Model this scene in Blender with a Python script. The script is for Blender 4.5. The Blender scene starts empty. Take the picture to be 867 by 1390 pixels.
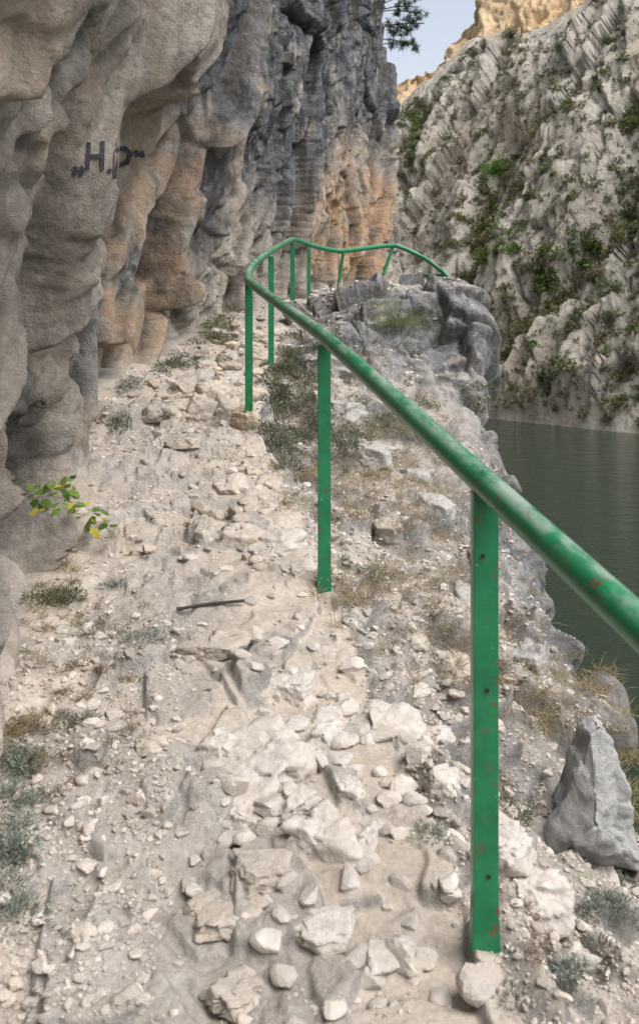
import bpy, bmesh, math, random
import numpy as np
from mathutils import Vector, Matrix
from mathutils.bvhtree import BVHTree
random.seed(7); rng=np.random.default_rng(7)
F=1264.0; HZ=450.0; CX=433.5
def P(x,y,d): return ((x-CX)/F*d, d, (HZ-y)/F*d)
# ---------------- noise ----------------
M32=0xffffffff
def h3(ix,iy,iz,s):
    n=(ix*374761393+iy*668265263+iz*1440662683+s*97531357)&M32
    n=((n^(n>>13))*1274126177)&M32
    n=((n^(n>>15))*2246822519)&M32
    return (n^(n>>16))/4294967296.0
def vnoise(p,seed=0):
    i=np.floor(p).astype(np.int64); f=p-i; f=f*f*(3-2*f)
    r=0
    for dx in (0,1):
        wx=f[:,0] if dx else 1-f[:,0]
        for dy in (0,1):
            wy=f[:,1] if dy else 1-f[:,1]
            for dz in (0,1):
                wz=f[:,2] if dz else 1-f[:,2]
                r=r+h3(i[:,0]+dx,i[:,1]+dy,i[:,2]+dz,seed)*wx*wy*wz
    return r*2-1
def fbm(p,s,o=4,seed=0,g=.5):
    q=p/s; a=1.;r=0
    for k in range(o):
        r=r+a*vnoise(q+k*17.3,seed+k); q=q*2.03; a*=g
    return r
def facet(p,s,seed=0,k=.6,an=(1,1,1)):
    q=p/(s*np.array(an)); i=np.floor(q).astype(np.int64)
    b=np.full(len(q),1e9); b2=b.copy(); rel=np.zeros_like(q); cid=np.zeros_like(i)
    for dx in (-1,0,1):
        for dy in (-1,0,1):
            for dz in (-1,0,1):
                c=i+np.array([dx,dy,dz])
                j=np.stack([h3(c[:,0],c[:,1],c[:,2],seed+m) for m in (1,2,3)],1)
                r=q-(c+j); d=(r*r).sum(1); m=d<b
                b2=np.where(m,b,np.minimum(b2,d)); b=np.where(m,d,b)
                rel[m]=r[m]; cid[m]=c[m]
    g=np.stack([h3(cid[:,0],cid[:,1],cid[:,2],seed+m) for m in (11,12,13)],1)*2-1
    v=h3(cid[:,0],cid[:,1],cid[:,2],seed+20)*2-1
    return v+k*2*(g*rel).sum(1), np.sqrt(b2)-np.sqrt(b), v
def sstep(a,b,x):
    t=np.clip((x-a)/(b-a),0,1); return t*t*(3-2*t)
# ---------------- mesh helpers ----------------
def mkmesh(name,V,Fa,mat=None,smooth=True,attrs=None,parent=None):
    V=np.asarray(V,dtype=np.float32); Fa=np.asarray(Fa,dtype=np.int32)
    k=Fa.shape[1]; me=bpy.data.meshes.new(name)
    me.vertices.add(len(V)); me.vertices.foreach_set('co',V.ravel())
    me.loops.add(Fa.size); me.loops.foreach_set('vertex_index',Fa.ravel())
    me.polygons.add(len(Fa)); me.polygons.foreach_set('loop_start',np.arange(0,Fa.size,k,dtype=np.int32))
    try: me.polygons.foreach_set('loop_total',np.full(len(Fa),k,dtype=np.int32))
    except Exception: pass
    me.update(calc_edges=True)
    me.polygons.foreach_set('use_smooth',np.full(len(Fa),smooth))
    if attrs:
        for n,a in attrs.items():
            at=me.color_attributes.new(n,'FLOAT_COLOR','POINT')
            c=np.ones((len(V),4),dtype=np.float32); c[:,:3]=a
            at.data.foreach_set('color',c.ravel())
    if mat: me.materials.append(mat)
    ob=bpy.data.objects.new(name,me); bpy.context.collection.objects.link(ob)
    if parent: ob.parent=parent
    return ob
def gridfaces(nr,nc):
    a=np.arange(nr*nc).reshape(nr,nc)
    return np.stack([a[:-1,:-1],a[:-1,1:],a[1:,1:],a[1:,:-1]],-1).reshape(-1,4)
def gnormals(G):
    du=np.gradient(G,axis=1); dv=np.gradient(G,axis=0)
    n=np.cross(du,dv); n/=np.linalg.norm(n,axis=2,keepdims=True)+1e-9
    return n
def smooth1(A,w,axis):
    k=np.hanning(w+2)[1:-1]; k/=k.sum(); h=w//2
    pad=[(0,0)]*A.ndim; pad[axis]=(h,h)
    B=np.pad(A,pad,mode='edge'); n=A.shape[axis]; out=0
    for i in range(w):
        sl=[slice(None)]*A.ndim; sl[axis]=slice(i,i+n); out=out+B[tuple(sl)]*k[i]
    return out
def blur(d,shape,w): return smooth1(smooth1(d.reshape(shape),w,0),w,1).ravel()
def bvh(V,Fa): return BVHTree.FromPolygons([tuple(v) for v in V.tolist()],Fa.tolist())
# ---------------- materials ----------------
def newmat(n):
    m=bpy.data.materials.new(n); m.use_nodes=True; nt=m.node_tree
    return m,nt,nt.nodes['Principled BSDF']
class N:
    def __init__(s,nt): s.nt=nt; s.tc=nt.nodes.new('ShaderNodeTexCoord')
    def lk(s,a,b): s.nt.links.new(a,b)
    def mapp(s,scale=(1,1,1),rot=(0,0,0)):
        m=s.nt.nodes.new('ShaderNodeMapping'); m.inputs['Scale'].default_value=scale; m.inputs['Rotation'].default_value=rot
        s.lk(s.tc.outputs['Object'],m.inputs[0]); return m.outputs[0]
    def noise(s,sc,det=6,ro=.6,vec=None,dist=0):
        n=s.nt.nodes.new('ShaderNodeTexNoise'); n.inputs['Scale'].default_value=sc; n.inputs['Detail'].default_value=det
        n.inputs['Roughness'].default_value=ro; n.inputs['Distortion'].default_value=dist
        s.lk(vec or s.tc.outputs['Object'],n.inputs['Vector']); return n.outputs[0]
    def voro(s,sc,feat='F1',vec=None):
        n=s.nt.nodes.new('ShaderNodeTexVoronoi'); n.feature=feat; n.inputs['Scale'].default_value=sc
        s.lk(vec or s.tc.outputs['Object'],n.inputs['Vector']); return n.outputs
    def ramp(s,x,st):
        r=s.nt.nodes.new('ShaderNodeValToRGB'); e=r.color_ramp.elements
        while len(e)<len(st): e.new(.5)
        for i,(p,c) in enumerate(st):
            e[i].position=p; e[i].color=(c,c,c,1) if not isinstance(c,tuple) else (*c,1)
        s.lk(x,r.inputs[0]); return r.outputs[0]
    def mix(s,f,a,b,mode='MIX'):
        m=s.nt.nodes.new('ShaderNodeMix'); m.data_type='RGBA'; m.blend_type=mode
        for sock,v in ((m.inputs[0],f),(m.inputs[6],a),(m.inputs[7],b)):
            if isinstance(v,(int,float)): sock.default_value=v
            elif isinstance(v,tuple): sock.default_value=(*v,1)
            else: s.lk(v,sock)
        return m.outputs[2]
    def math(s,op,a,b=0.,clamp=False):
        m=s.nt.nodes.new('ShaderNodeMath'); m.operation=op; m.use_clamp=clamp
        for sock,v in ((m.inputs[0],a),(m.inputs[1],b)):
            if isinstance(v,(int,float)): sock.default_value=v
            else: s.lk(v,sock)
        return m.outputs[0]
    def attr(s,n):
        a=s.nt.nodes.new('ShaderNodeAttribute'); a.attribute_name=n
        sp=s.nt.nodes.new('ShaderNodeSeparateColor'); s.lk(a.outputs['Color'],sp.inputs[0]); return a.outputs['Color'],sp.outputs
    def bump(s,h,st,dist,prev=None):
        b=s.nt.nodes.new('ShaderNodeBump'); b.inputs['Distance'].default_value=dist
        if isinstance(st,(int,float)): b.inputs['Strength'].default_value=st
        else: s.lk(st,b.inputs['Strength'])
        s.lk(h,b.inputs['Height']); 
        if prev: s.lk(prev,b.inputs['Normal'])
        return b.outputs[0]

def rock_mat(name,light,mid,grey,dark,orange,soil,sc=1.0,stain=.5,streak=.2):
    m,nt,b=newmat(name); n=N(nt)
    col,z=n.attr('zone'); _,ed=n.attr('edge')
    v1=n.noise(1.3*sc,6,.62,dist=.6); v2=n.noise(7*sc,7,.7); v3=n.noise(45*sc,4,.7)
    base=n.mix(n.ramp(v1,[(.37,0),(.60,1)]),mid,light)
    base=n.mix(n.math('MULTIPLY',n.ramp(v2,[(.4,0),(.66,1)]),.6),base,tuple(c*.55 for c in mid))
    base=n.mix(n.math('MULTIPLY',n.ramp(n.noise(3.1*sc,5,.6,dist=1.),[(.56,0),(.66,1)]),stain),base,orange)
    gm=n.math('MULTIPLY',z[0],n.ramp(n.noise(2.2*sc,6,.65,vec=n.mapp((1.6,1.6,.7),(.3,.2,0))),[(.33,.0),(.46,1)]))
    gcol=n.mix(n.ramp(v2,[(.36,1),(.64,0)]),dark,grey)
    base=n.mix(gm,base,gcol)
    st=n.ramp(n.noise(2.4*sc,6,.62,vec=n.mapp((3.2,3.2,.35))),[(.51,0),(.58,1)])
    base=n.mix(n.math('MULTIPLY',n.math('MULTIPLY',st,.85),n.math('ADD',n.math('MULTIPLY',z[0],.75),streak)),base,dark)
    om=n.math('MULTIPLY',z[1],n.ramp(n.noise(3*sc,5,.6),[(.35,0),(.52,1)]))
    base=n.mix(om,base,orange)
    sm=n.math('MULTIPLY',z[2],n.ramp(n.noise(14*sc,6,.65),[(.3,.6),(.55,1)]))
    scol=n.mix(n.ramp(n.noise(22*sc,6,.7),[(.35,0),(.65,1)]),tuple(c*.76 for c in soil),soil)
    scol=n.mix(n.math('MULTIPLY',n.ramp(n.noise(2.2*sc,5,.6),[(.42,0),(.62,1)]),.45),scol,tuple(c*k for c,k in zip(soil,(.82,.77,.72))))
    base=n.mix(sm,base,scol)
    jm=n.math('MULTIPLY',ed[0],n.ramp(n.noise(5*sc,4,.6),[(.38,.1),(.6,.85)]))
    base=n.mix(jm,base,tuple(c*.22 for c in mid))
    base=n.mix(.5,base,n.ramp(v3,[(.3,.6),(.7,1.2)]),'MULTIPLY')
    n.lk(base,b.inputs['Base Color']); b.inputs['Roughness'].default_value=.9
    b.inputs['Specular IOR Level'].default_value=.25
    bs=n.math('SUBTRACT',.95,n.math('MULTIPLY',z[2],.5))
    bn=n.bump(n.noise(9*sc,8,.74),bs,.09/sc)
    n.lk(bn,b.inputs['Normal'])
    return m
cliff_mat=rock_mat('cliff_limestone',(.59,.535,.465),(.38,.335,.28),(.245,.25,.26),(.05,.053,.06),(.51,.33,.20),(.52,.45,.38),stain=.3,streak=.24)
ledge_mat=rock_mat('ledge_limestone',(.60,.565,.52),(.47,.43,.385),(.34,.338,.335),(.14,.14,.14),(.46,.39,.31),(.575,.495,.415),1.3,.25,.03)
def far_rock(name,light,mid,veg,sc,orange=(.55,.38,.2)):
    m,nt,b=newmat(name); n=N(nt); col,z=n.attr('zone')
    v=n.noise(.09*sc,8,.7,dist=.4); base=n.mix(n.ramp(v,[(.36,0),(.60,1)]),mid,light)
    base=n.mix(n.ramp(n.noise(.5*sc,7,.75,vec=n.mapp((1,1,.5))),[(.48,0),(.66,.8)]),base,tuple(c*.55 for c in mid))
    st=n.ramp(n.noise(.35*sc,7,.7,vec=n.mapp((1.5,1.5,.25),(0,.3,0))),[(.55,0),(.66,.5)])
    base=n.mix(st,base,(.24,.235,.22))
    ck=n.ramp(n.voro(.5*sc,'DISTANCE_TO_EDGE',n.mapp((1,1,.45),(.1,.35,0)))[0],[(0,.6),(.05,0)])
    base=n.mix(n.math('MULTIPLY',ck,n.ramp(n.noise(.3*sc,3),[(.45,0),(.55,1)])),base,(.16,.15,.13))
    wm=n.math('MULTIPLY',n.ramp(n.noise(.06*sc,6,.65),[(.5,0),(.64,1)]),.35)
    base=n.mix(wm,base,(.56,.46,.34))
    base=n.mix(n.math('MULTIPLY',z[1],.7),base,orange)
    vm=n.math('MULTIPLY',z[2],n.ramp(n.noise(.6*sc,8,.72),[(.42,0),(.6,1)]))
    vc=n.mix(n.ramp(n.noise(.9*sc,4),[(.4,0),(.6,1)]),veg,(.32,.265,.18))
    base=n.mix(vm,base,vc)
    n.lk(base,b.inputs['Base Color']); b.inputs['Roughness'].default_value=.95; b.inputs['Specular IOR Level'].default_value=.15
    n.lk(n.bump(n.noise(.6*sc,8,.76),1.,1.3/sc),b.inputs['Normal']); return m
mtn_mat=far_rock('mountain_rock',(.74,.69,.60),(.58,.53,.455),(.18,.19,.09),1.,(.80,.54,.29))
ridge_mat=far_rock('ridge_rock_painted_sun',(.90,.74,.52),(.77,.56,.34),(.25,.20,.08),.7,(.90,.63,.36))  # sunlight on the ridge is painted in as bright warm rock colour

# ---------------- ledge (path + outer slope + river cliff) ----------------
K=[
(-6.,[(-2.2,-1.5),(-.8,-1.6),(-.55,-1.65),(.75,-1.65),(.9,-1.75),(1.15,-1.9),(1.5,-2.1),(1.9,-3.6),(3,-6.5),(3.6,-9.5)]),
(.3,[(-2.2,-1.45),(-.8,-1.5),(-.6,-1.52),(.62,-1.56),(.72,-1.62),(.95,-1.78),(1.35,-2.0),(1.8,-3.6),(2.8,-6.5),(3.4,-9.5)]),
(1.93,[(-2.2,-1.2),(-.9,-1.26),(-.66,-1.3),(.35,-1.31),(.42,-1.36),(.72,-1.54),(1.15,-1.8),(1.5,-3.5),(2.5,-6.5),(3.2,-9.5)]),
(2.8,[(-2.2,-1.05),(-.95,-1.12),(-.72,-1.16),(.2,-1.17),(.28,-1.23),(.62,-1.42),(1.02,-1.62),(1.2,-3.2),(2.3,-6.5),(3.2,-9.5)]),
(3.7,[(-2.2,-.95),(-1.1,-1.0),(-.85,-1.03),(.05,-1.02),(.14,-1.1),(.6,-1.3),(1.12,-1.5),(1.30,-3.1),(2.3,-6.5),(3.2,-9.5)]),
(5.0,[(-2.6,-.75),(-1.4,-.82),(-1.15,-.85),(-.17,-.82),(-.06,-1.0),(.5,-1.2),(1.24,-1.53),(1.5,-3.2),(2.5,-6.5),(3.4,-9.5)]),
(6.2,[(-2.7,-.5),(-1.6,-.6),(-1.35,-.62),(-.43,-.64),(-.33,-.86),(.45,-1.08),(1.34,-1.40),(1.63,-3.1),(2.5,-6.5),(3.4,-9.5)]),
(7.2,[(-2.8,-.35),(-1.65,-.42),(-1.4,-.43),(-.41,-.46),(-.30,-.66),(.4,-.86),(1.44,-1.2),(1.72,-3.1),(2.6,-6.5),(3.5,-9.5)]),
(8.2,[(-2.8,-.2),(-1.55,-.28),(-1.3,-.3),(-.40,-.32),(-.28,-.45),(.45,-.5),(1.50,-.8),(1.80,-3),(2.7,-6.5),(3.6,-9.5)]),
(8.9,[(-2.6,-.1),(-1.4,-.15),(-1.18,-.15),(-.4,-.16),(-.25,-.16),(.4,-.05),(1.53,-.35),(1.87,-3),(2.8,-6.5),(3.6,-9.5)]),
(9.6,[(-2.4,0),(-1.25,0),(-1.,0),(-.35,.0),(-.15,.22),(.4,.38),(1.53,.30),(1.93,-3),(2.8,-6.5),(3.6,-9.5)]),
(11,[(-2.,.3),(-.9,.26),(-.72,.27),(-.2,.32),(-.05,.42),(.5,.5),(1.57,.50),(2.07,-3),(2.9,-6.5),(3.7,-9.5)]),
(12.5,[(-1.4,.5),(-.3,.48),(-.1,.48),(.6,.48),(.8,.5),(1.2,.5),(1.7,.42),(2.2,-3),(3.1,-6.5),(3.9,-9.5)]),
(14,[(-.4,.5),(.8,.48),(1.0,.46),(1.4,.42),(1.5,.38),(1.6,.3),(1.85,.1),(2.3,-3),(3.2,-6.5),(4.,-9.5)]),
(16,[(0,.4),(1.1,.3),(1.2,.25),(1.5,.2),(1.6,.1),(1.7,0),(1.9,-.3),(2.3,-3),(3.2,-6.5),(4,-9.5)]),
(24,[(-3,0),(-1.6,-.2),(-1.4,-.3),(-1,-.6),(-.8,-.8),(-.4,-1.1),(0,-1.6),(.6,-4),(1.5,-6.5),(2.5,-9.5)]),
(45,[(-10,0),(-8,-.2),(-7,-.3),(-6,-.6),(-5.5,-.8),(-5,-1.1),(-4.5,-1.6),(-4,-4),(-3,-6.5),(-2,-9.5)]),
]
Yk=np.array([k[0] for k in K]); A=np.array([k[1] for k in K])
ys=np.sort(np.concatenate([np.linspace(-6,1.2,30)[:-1],np.exp(np.linspace(np.log(1.2),np.log(16),800)),np.linspace(8.61,10.07,70),np.linspace(16.3,45,50)]))
cnt=[10,22,260,26,120,140,80,60,16]
us=np.concatenate([np.linspace(i,i+1,c,endpoint=False) for i,c in enumerate(cnt)]+[[9.]])
C=np.zeros((len(ys),10,2))
for j in range(10):
    for k in range(2): C[:,j,k]=np.interp(ys,Yk,A[:,j,k])
C=smooth1(C,41,0)
G=np.zeros((len(ys),len(us),3)); G[:,:,1]=ys[:,None]
ci=np.clip(us.astype(int),0,8); cf=us-ci
for k,a in ((0,0),(1,2)): G[:,:,a]=C[:,ci,k]*(1-cf)+C[:,ci+1,k]*cf
G=smooth1(G,11,1); G[:,:,1]=ys[:,None]
nrm=gnormals(G)
if nrm[200,150,2]<0: nrm=-nrm
nrm=smooth1(smooth1(nrm,9,0),9,1); nrm/=np.linalg.norm(nrm,axis=2,keepdims=True)
U=np.broadcast_to(us[None,:],G.shape[:2]).ravel(); p=G.reshape(-1,3); nn=nrm.reshape(-1,3)
path=sstep(.9,1.15,U)*(1-sstep(2.97,3.08,U))*(1-sstep(13,15,p[:,1]))
wob=fbm(p,.6,3,5)
slope=sstep(3.0,3.2,U)*(1-sstep(5.7+.2*wob,6.1+.2*wob,U))
outc=sstep(7.9,9.2,p[:,1]+.25*wob)*sstep(3.2,3.7,U)
cl=sstep(5.5,6.0,U+.3*wob); rocky=np.maximum(cl,outc)
qq=p+.05*np.stack([fbm(p,.5,3,95),fbm(p,.5,3,96),fbm(p,.5,3,97)],1)
qq=np.stack([qq[:,0]-.5*qq[:,2],qq[:,1]+.5*qq[:,2],qq[:,2]+.3*qq[:,0]],1)
f1,e1,_=facet(qq,.85,31,.75,(1,1,1.3)); f2,e2,_=facet(qq,.34,41,.75,(1,1,1.2)); f3,e3,_=facet(p,.12,51,.7)
fb=fbm(p,.5,5,61)
wp=p+.02*np.stack([fbm(p,.2,3,91),fbm(p,.2,3,92),0*fb],1)
s1,se,sv=facet(wp,.28,71,.6,(1.,1.2,3)); s2,se2,sv2=facet(wp,.11,81,.6,(1,1,3))
cen=np.exp(-((U-2.35)/.4)**2)
slab=sstep(.15,.5,.45*sv+.45*cen+.4*fbm(p,.6,3,9))
dr=rocky*(.14*f1+.055*f2+.018*f3+.035*fb-.04*(1-sstep(0,.07,e1)))
disp=(1-rocky)*(.024*fb+.008*f3+.016*f2*path)
stepf=0
for y0,hh0 in ((2.95,.035),(3.55,.04),(4.3,.06),(5.1,.05),(6.45,.09),(7.1,.07),(8.3,.05),(9.3,.06)):
    yy=p[:,1]+.16*fbm(p,.45,2,int(y0*10)); w_=.05+.008*y0
    stepf=stepf+hh0*(sstep(y0-w_,y0+w_,yy)-np.clip((p[:,1]-y0+.6)/1.2,0,1))
disp=disp+(1-rocky)*path*(slab*(.014+.018*s1+.012*s2+.006*f3)+stepf*sstep(1.1,1.6,U))
disp=disp+(1-rocky)*slope*(.06*np.maximum(f2,-.2)+.025*f3+.10*np.maximum(f1,-.3)*sstep(4,6,p[:,1]))
disp=blur(disp,G.shape[:2],5)+blur(dr,G.shape[:2],3)
p2=p+nn*disp[:,None]
pg=p2.reshape(G.shape); n2=gnormals(pg); n2=n2*np.sign((n2*nrm).sum(2,keepdims=True)); nz=n2[:,:,2].ravel()
soil=np.clip(path*(1-.6*slab)+.75*slope*(.6+.5*fb),0,1)*(1-rocky)*sstep(.45,.8,nz)
soil=np.maximum(soil,.5*rocky*sstep(.8,.95,nz)*sstep(0,.4,fb))
zone=np.stack([np.clip(.85*rocky+.35*slope,0,1),.25*sstep(.2,.7,fbm(p,1.1,3,77))*(1-path),soil],1)
edge=rocky*np.maximum(1-sstep(0,.05,e1),.6*(1-sstep(0,.07,e2)))
LF=gridfaces(*G.shape[:2])
ledge=mkmesh('rocky_path_ledge',p2,LF,ledge_mat,True,{'zone':zone,'edge':np.stack([edge]*3,1)})
LB=bvh(p2,LF)
# ---------------- left cliff ----------------
zl=np.array([-1.9,-1.1,-.6,0,.5,1.0,1.6,3,6,12,30])
T=[(-15,[-.9,-.9,-1.,-1.,-.9,-.6,-.45,-.4,-.8,-2,-9]),
(.5,[-.85,-.85,-.97,-1.0,-.92,-.70,-.54,-.4,-.8,-2,-9]),
(2,[-.86,-.88,-1.0,-1.0,-.86,-.66,-.54,-.4,-.8,-2,-9]),
(3,[-.9,-.92,-1.04,-1.05,-.92,-.68,-.52,-.4,-.8,-2,-9]),
(3.6,[-1.0,-1.02,-1.14,-1.18,-1.08,-.86,-.56,-.45,-.8,-2,-9]),
(4.2,[-1.2,-1.2,-1.3,-1.34,-1.30,-1.12,-.64,-.5,-.8,-2,-9]),
(4.75,[-1.35,-1.36,-1.45,-1.42,-1.15,-.84,-.62,-.52,-.8,-2,-9]),
(4.95,[-1.40,-1.40,-1.48,-1.5,-1.40,-1.2,-.85,-.58,-.8,-2,-9]),
(5.3,[-1.45,-1.48,-1.56,-1.62,-1.68,-1.7,-1.5,-.72,-.8,-2,-9]),
(6.2,[-1.5,-1.57,-1.64,-1.68,-1.74,-1.76,-1.62,-.85,-.85,-2,-9]),
(7.3,[-1.6,-1.65,-1.7,-1.71,-1.74,-1.74,-1.62,-.8,-.85,-2,-9]),
(8.3,[-1.5,-1.5,-1.5,-1.51,-1.5,-1.44,-1.26,-.54,-.7,-2,-9]),
(9.2,[-1.35,-1.3,-1.3,-1.3,-1.25,-1.15,-.98,-.62,-.7,-2,-9]),
(10.6,[-.95,-.9,-.9,-.9,-.88,-.84,-.78,-.6,-.55,-1.5,-9]),
(12.2,[-.2,-.2,-.2,-.2,-.18,-.18,-.15,-.1,-.1,-1,-8]),
(13.6,[.7,.7,.7,.7,.72,.75,.78,.75,.7,0,-7]),
(14.3,[1.12,1.12,1.12,1.12,1.14,1.16,1.16,1.1,1.0,.2,-7]),
(15.5,[1.3,1.3,1.3,1.3,1.3,1.25,1.2,1.1,.9,.0,-7]),
(18,[.9,.9,.9,.9,.9,.85,.8,.7,.6,-.5,-8]),
(24,[-1,-1,-1,-1,-1,-1,-1.1,-1.2,-1.3,-3,-9]),
(45,[-7,-7,-7,-7,-7,-7,-7,-7,-7.5,-8,-14])]
Yc=np.array([t[0] for t in T]); Tx=np.array([t[1] for t in T])
cy=np.sort(np.concatenate([np.linspace(-15,1.2,40)[:-1],np.exp(np.linspace(np.log(1.2),np.log(4.5),330)),np.linspace(4.51,9.,400),np.linspace(9.02,15.6,440),np.linspace(16,45,50)]))
cz=np.concatenate([np.linspace(-1.9,5.6,640),5.6+np.linspace(.0,1,61)[1:]**1.6*24.4])
Tz=np.array([np.interp(cz,zl,r) for r in Tx]); X=np.array([np.interp(cy,Yc,Tz[:,j]) for j in range(len(cz))])
X=smooth1(smooth1(X,17,1),31,0)
G=np.zeros((len(cz),len(cy),3)); G[:,:,0]=X; G[:,:,1]=cy[None,:]; G[:,:,2]=cz[:,None]
nrm=gnormals(G)
if nrm[100,200,0]<0: nrm=-nrm
nrm=smooth1(smooth1(nrm,25,0),25,1); nrm/=np.linalg.norm(nrm,axis=2,keepdims=True)
p=G.reshape(-1,3); nn=nrm.reshape(-1,3)
shr_=np.interp(p[:,1],[4,5,9,11],[.55,.5,.5,.45])
q=np.stack([.15*p[:,0],p[:,1]+.7*np.clip(p[:,0]+1,0,3)*(p[:,1]>9)-shr_*p[:,2],p[:,2]],1)
q=q+.035*np.stack([fbm(p,.5,3,101),fbm(p,.5,3,102),fbm(p,.5,3,103)],1)
f0,e0,v0=facet(q,1.3,111,.8,(1,.8,2.4)); f1,e1,v1=facet(q,.55,121,.85,(1,.9,2.8)); f2,e2,_=facet(q,.25,131,.85,(1,1,2.4)); f3,_,_=facet(q,.1,141,.75,(1,1.1,1.8))
fb=fbm(p,.7,5,151)
near=1-sstep(3.4,4.3,p[:,1])
rec=sstep(4.7,5.2,p[:,1])*(1-sstep(8.5,9.8,p[:,1]))
wall=sstep(9.5,11,p[:,1])*sstep(.2,1.2,p[:,2]+.3*fb)
a0=.19*(1-near)*(1-.4*wall)+.09*near; a1=.13*(1-.35*wall)*(1-.45*near)
a2=.055*(1-.25*wall)*(1-.4*near)*(1-.25*rec); a3=.018*(1-.5*rec)
crk=-.08*(1-sstep(0,.07,e1))*(1-.5*near)-.03*(1-sstep(0,.06,e2))*(1-.6*near)-.14*(1-sstep(0,.04,e0))
disp=a0*f0+a1*f1+a2*f2+a3*f3+(.03+.03*near)*fb+crk
panel=np.exp(-(((p[:,1]-4.45)/.42)**4+((p[:,2]-.82)/.36)**4))
disp=disp*(1-.9*panel)+panel*.02*fb
disp*=sstep(-15,0,p[:,1])*.7+.3
disp=blur(disp,G.shape[:2],3)*(1-rec)+blur(disp,G.shape[:2],7)*rec
p2=p+nn*disp[:,None]
wn=fbm(p,1.5,4,161)
grey=np.clip(sstep(8.8,9.8,p[:,1]+.5*wn)*sstep(.9,2.0,p[:,2]+.5*wn),0,1)
grey=np.maximum(grey*(1-.85*sstep(11.8,12.6,p[:,1]+.5*wn)*(1-sstep(2.0,3.4,p[:,2]+.6*wn))),rec*sstep(-.55,.0,wn+.25*fb)*(.5+.5*sstep(.1,.7,p[:,2])))  # grey wall stone, plus overhang shade painted into the recess colour
grey=np.maximum(grey,.5*near*sstep(.2,.8,p[:,2])*sstep(-.15,.3,wn+.3*fb))
grey=np.maximum(grey,.4*sstep(.1,.5,fbm(p,.8,3,171)))
grey*=(1-.85*panel)
orn=sstep(12.0,12.8,p[:,1]+.5*wn)*(1-sstep(1.8,2.8,p[:,2]+.5*wn))*(1-sstep(13.9,14.3,p[:,1]))*sstep(.5,1.0,p[:,2])*.9
orn=np.maximum(orn,.5*rec*sstep(.15,.5,-wn)); orn=np.maximum(orn,.3*near*sstep(.2,.5,p[:,2])*sstep(.25,.5,-wn)); orn=np.maximum(orn,.4*panel)
dust=(1-sstep(-.0,.25,p[:,2]-np.interp(p[:,1],Yk,A[:,1,1])))*.8
edge=np.maximum(np.maximum(1-sstep(0,.06,e1),.6*(1-sstep(0,.07,e2))),1-sstep(0,.04,e0))*(1-.5*near)*(1-panel)
CF=gridfaces(*G.shape[:2])
cliff=mkmesh('limestone_cliff',p2,CF,cliff_mat,True,{'zone':np.stack([grey,orn,dust],1),'edge':np.stack([edge]*3,1)})
CB=bvh(p2,CF)
# ---------------- massif behind the cliff ----------------
gx=np.linspace(-220,-3.2,70); gy=np.linspace(-140,138,90)
GX,GY=np.meshgrid(gx,gy); h=np.interp(GX,[-220,-60,-30,-12,-5,-3.2],[70,80,60,24,-4,-10])
h=h*sstep(140,118,GY)
G=np.stack([GX,GY,h],-1); q=G.reshape(-1,3); f,_,_=facet(q,16,201,.5); q=q+np.array([0,0,1.])*(3.5*f*(q[:,2]>20))[:,None]
q[:,0]=np.where((q[:,1]>-16)&(q[:,1]<46),np.minimum(q[:,0],-9.5),q[:,0])
mkmesh('mountain_massif',q,gridfaces(len(gy),len(gx)),mtn_mat,True,{'zone':np.zeros((len(q),3))})
# ---------------- opposite mountainside ----------------
S=np.array([(-60,175),(-20,130),(2,104),(16,84),(25,71),(38,55),(58,36),(85,5),(110,-60)],float)
cum=np.r_[0,np.cumsum(np.linalg.norm(np.diff(S,axis=0),axis=1))]
ss=np.concatenate([np.linspace(0,cum[1],50)[:-1],np.linspace(cum[1],cum[5],660)[:-1],np.linspace(cum[5],cum[-1],60)])
bx=smooth1(np.interp(ss,cum,S[:,0]),31,0); by=smooth1(np.interp(ss,cum,S[:,1]),31,0)
tt=np.linspace(0,1,540)**1.15*120
hh=np.interp(tt,[0,2,8,20,40,70,120],[-9.5,-6,4,22,46,80,118])
G=np.zeros((len(tt),len(ss),3)); G[:,:,0]=bx[None]+.5*tt[:,None]; G[:,:,1]=by[None]+.87*tt[:,None]; G[:,:,2]=hh[:,None]
nrm=gnormals(G); 
if nrm[100,100,2]<0: nrm=-nrm
p=G.reshape(-1,3); nn=nrm.reshape(-1,3)
px=p[:,0]/np.maximum(p[:,1],5)*F+CX; py=HZ-p[:,2]/np.maximum(p[:,1],5)*F
def dist_poly(px,py,pts):
    d=np.full(len(px),1e9)
    for (a,b),(c,e) in zip(pts[:-1],pts[1:]):
        vx,vy=c-a,e-b; t=np.clip(((px-a)*vx+(py-b)*vy)/(vx*vx+vy*vy),0,1)
        d=np.minimum(d,np.hypot(px-a-t*vx,py-b-t*vy))
    return d
gul=np.exp(-(dist_poly(px,py,[(900,120),(840,230),(790,340),(700,430),(670,470)])/26)**2)
gul2=np.exp(-(dist_poly(px,py,[(700,190),(665,250),(640,360),(610,420)])/16)**2)
gul3=np.exp(-(dist_poly(px,py,[(575,150),(560,190),(552,240)])/12)**2)
gul4=np.exp(-(dist_poly(px,py,[(880,330),(820,400),(760,470),(745,530)])/12)**2)
SS=np.broadcast_to(ss[None,:],G.shape[:2]).ravel()
q=np.stack([SS-.2*p[:,2],.1*p[:,1],p[:,2]],1); q=q+.8*np.stack([fbm(p,7,3,211),fbm(p,7,3,212),fbm(p,7,3,213)],1)
f0,e0,_=facet(q,14,221,.65,(.8,1,2.2)); f1,e1,_=facet(q,5.,231,.75,(.8,1,2.)); f2,e2,_=facet(q,2.0,241,.7,(.8,1,1.8)); f3,_,_=facet(q,.9,245,.7,(.8,1,1.4)); fb=fbm(p,7,6,251,.55)
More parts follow.
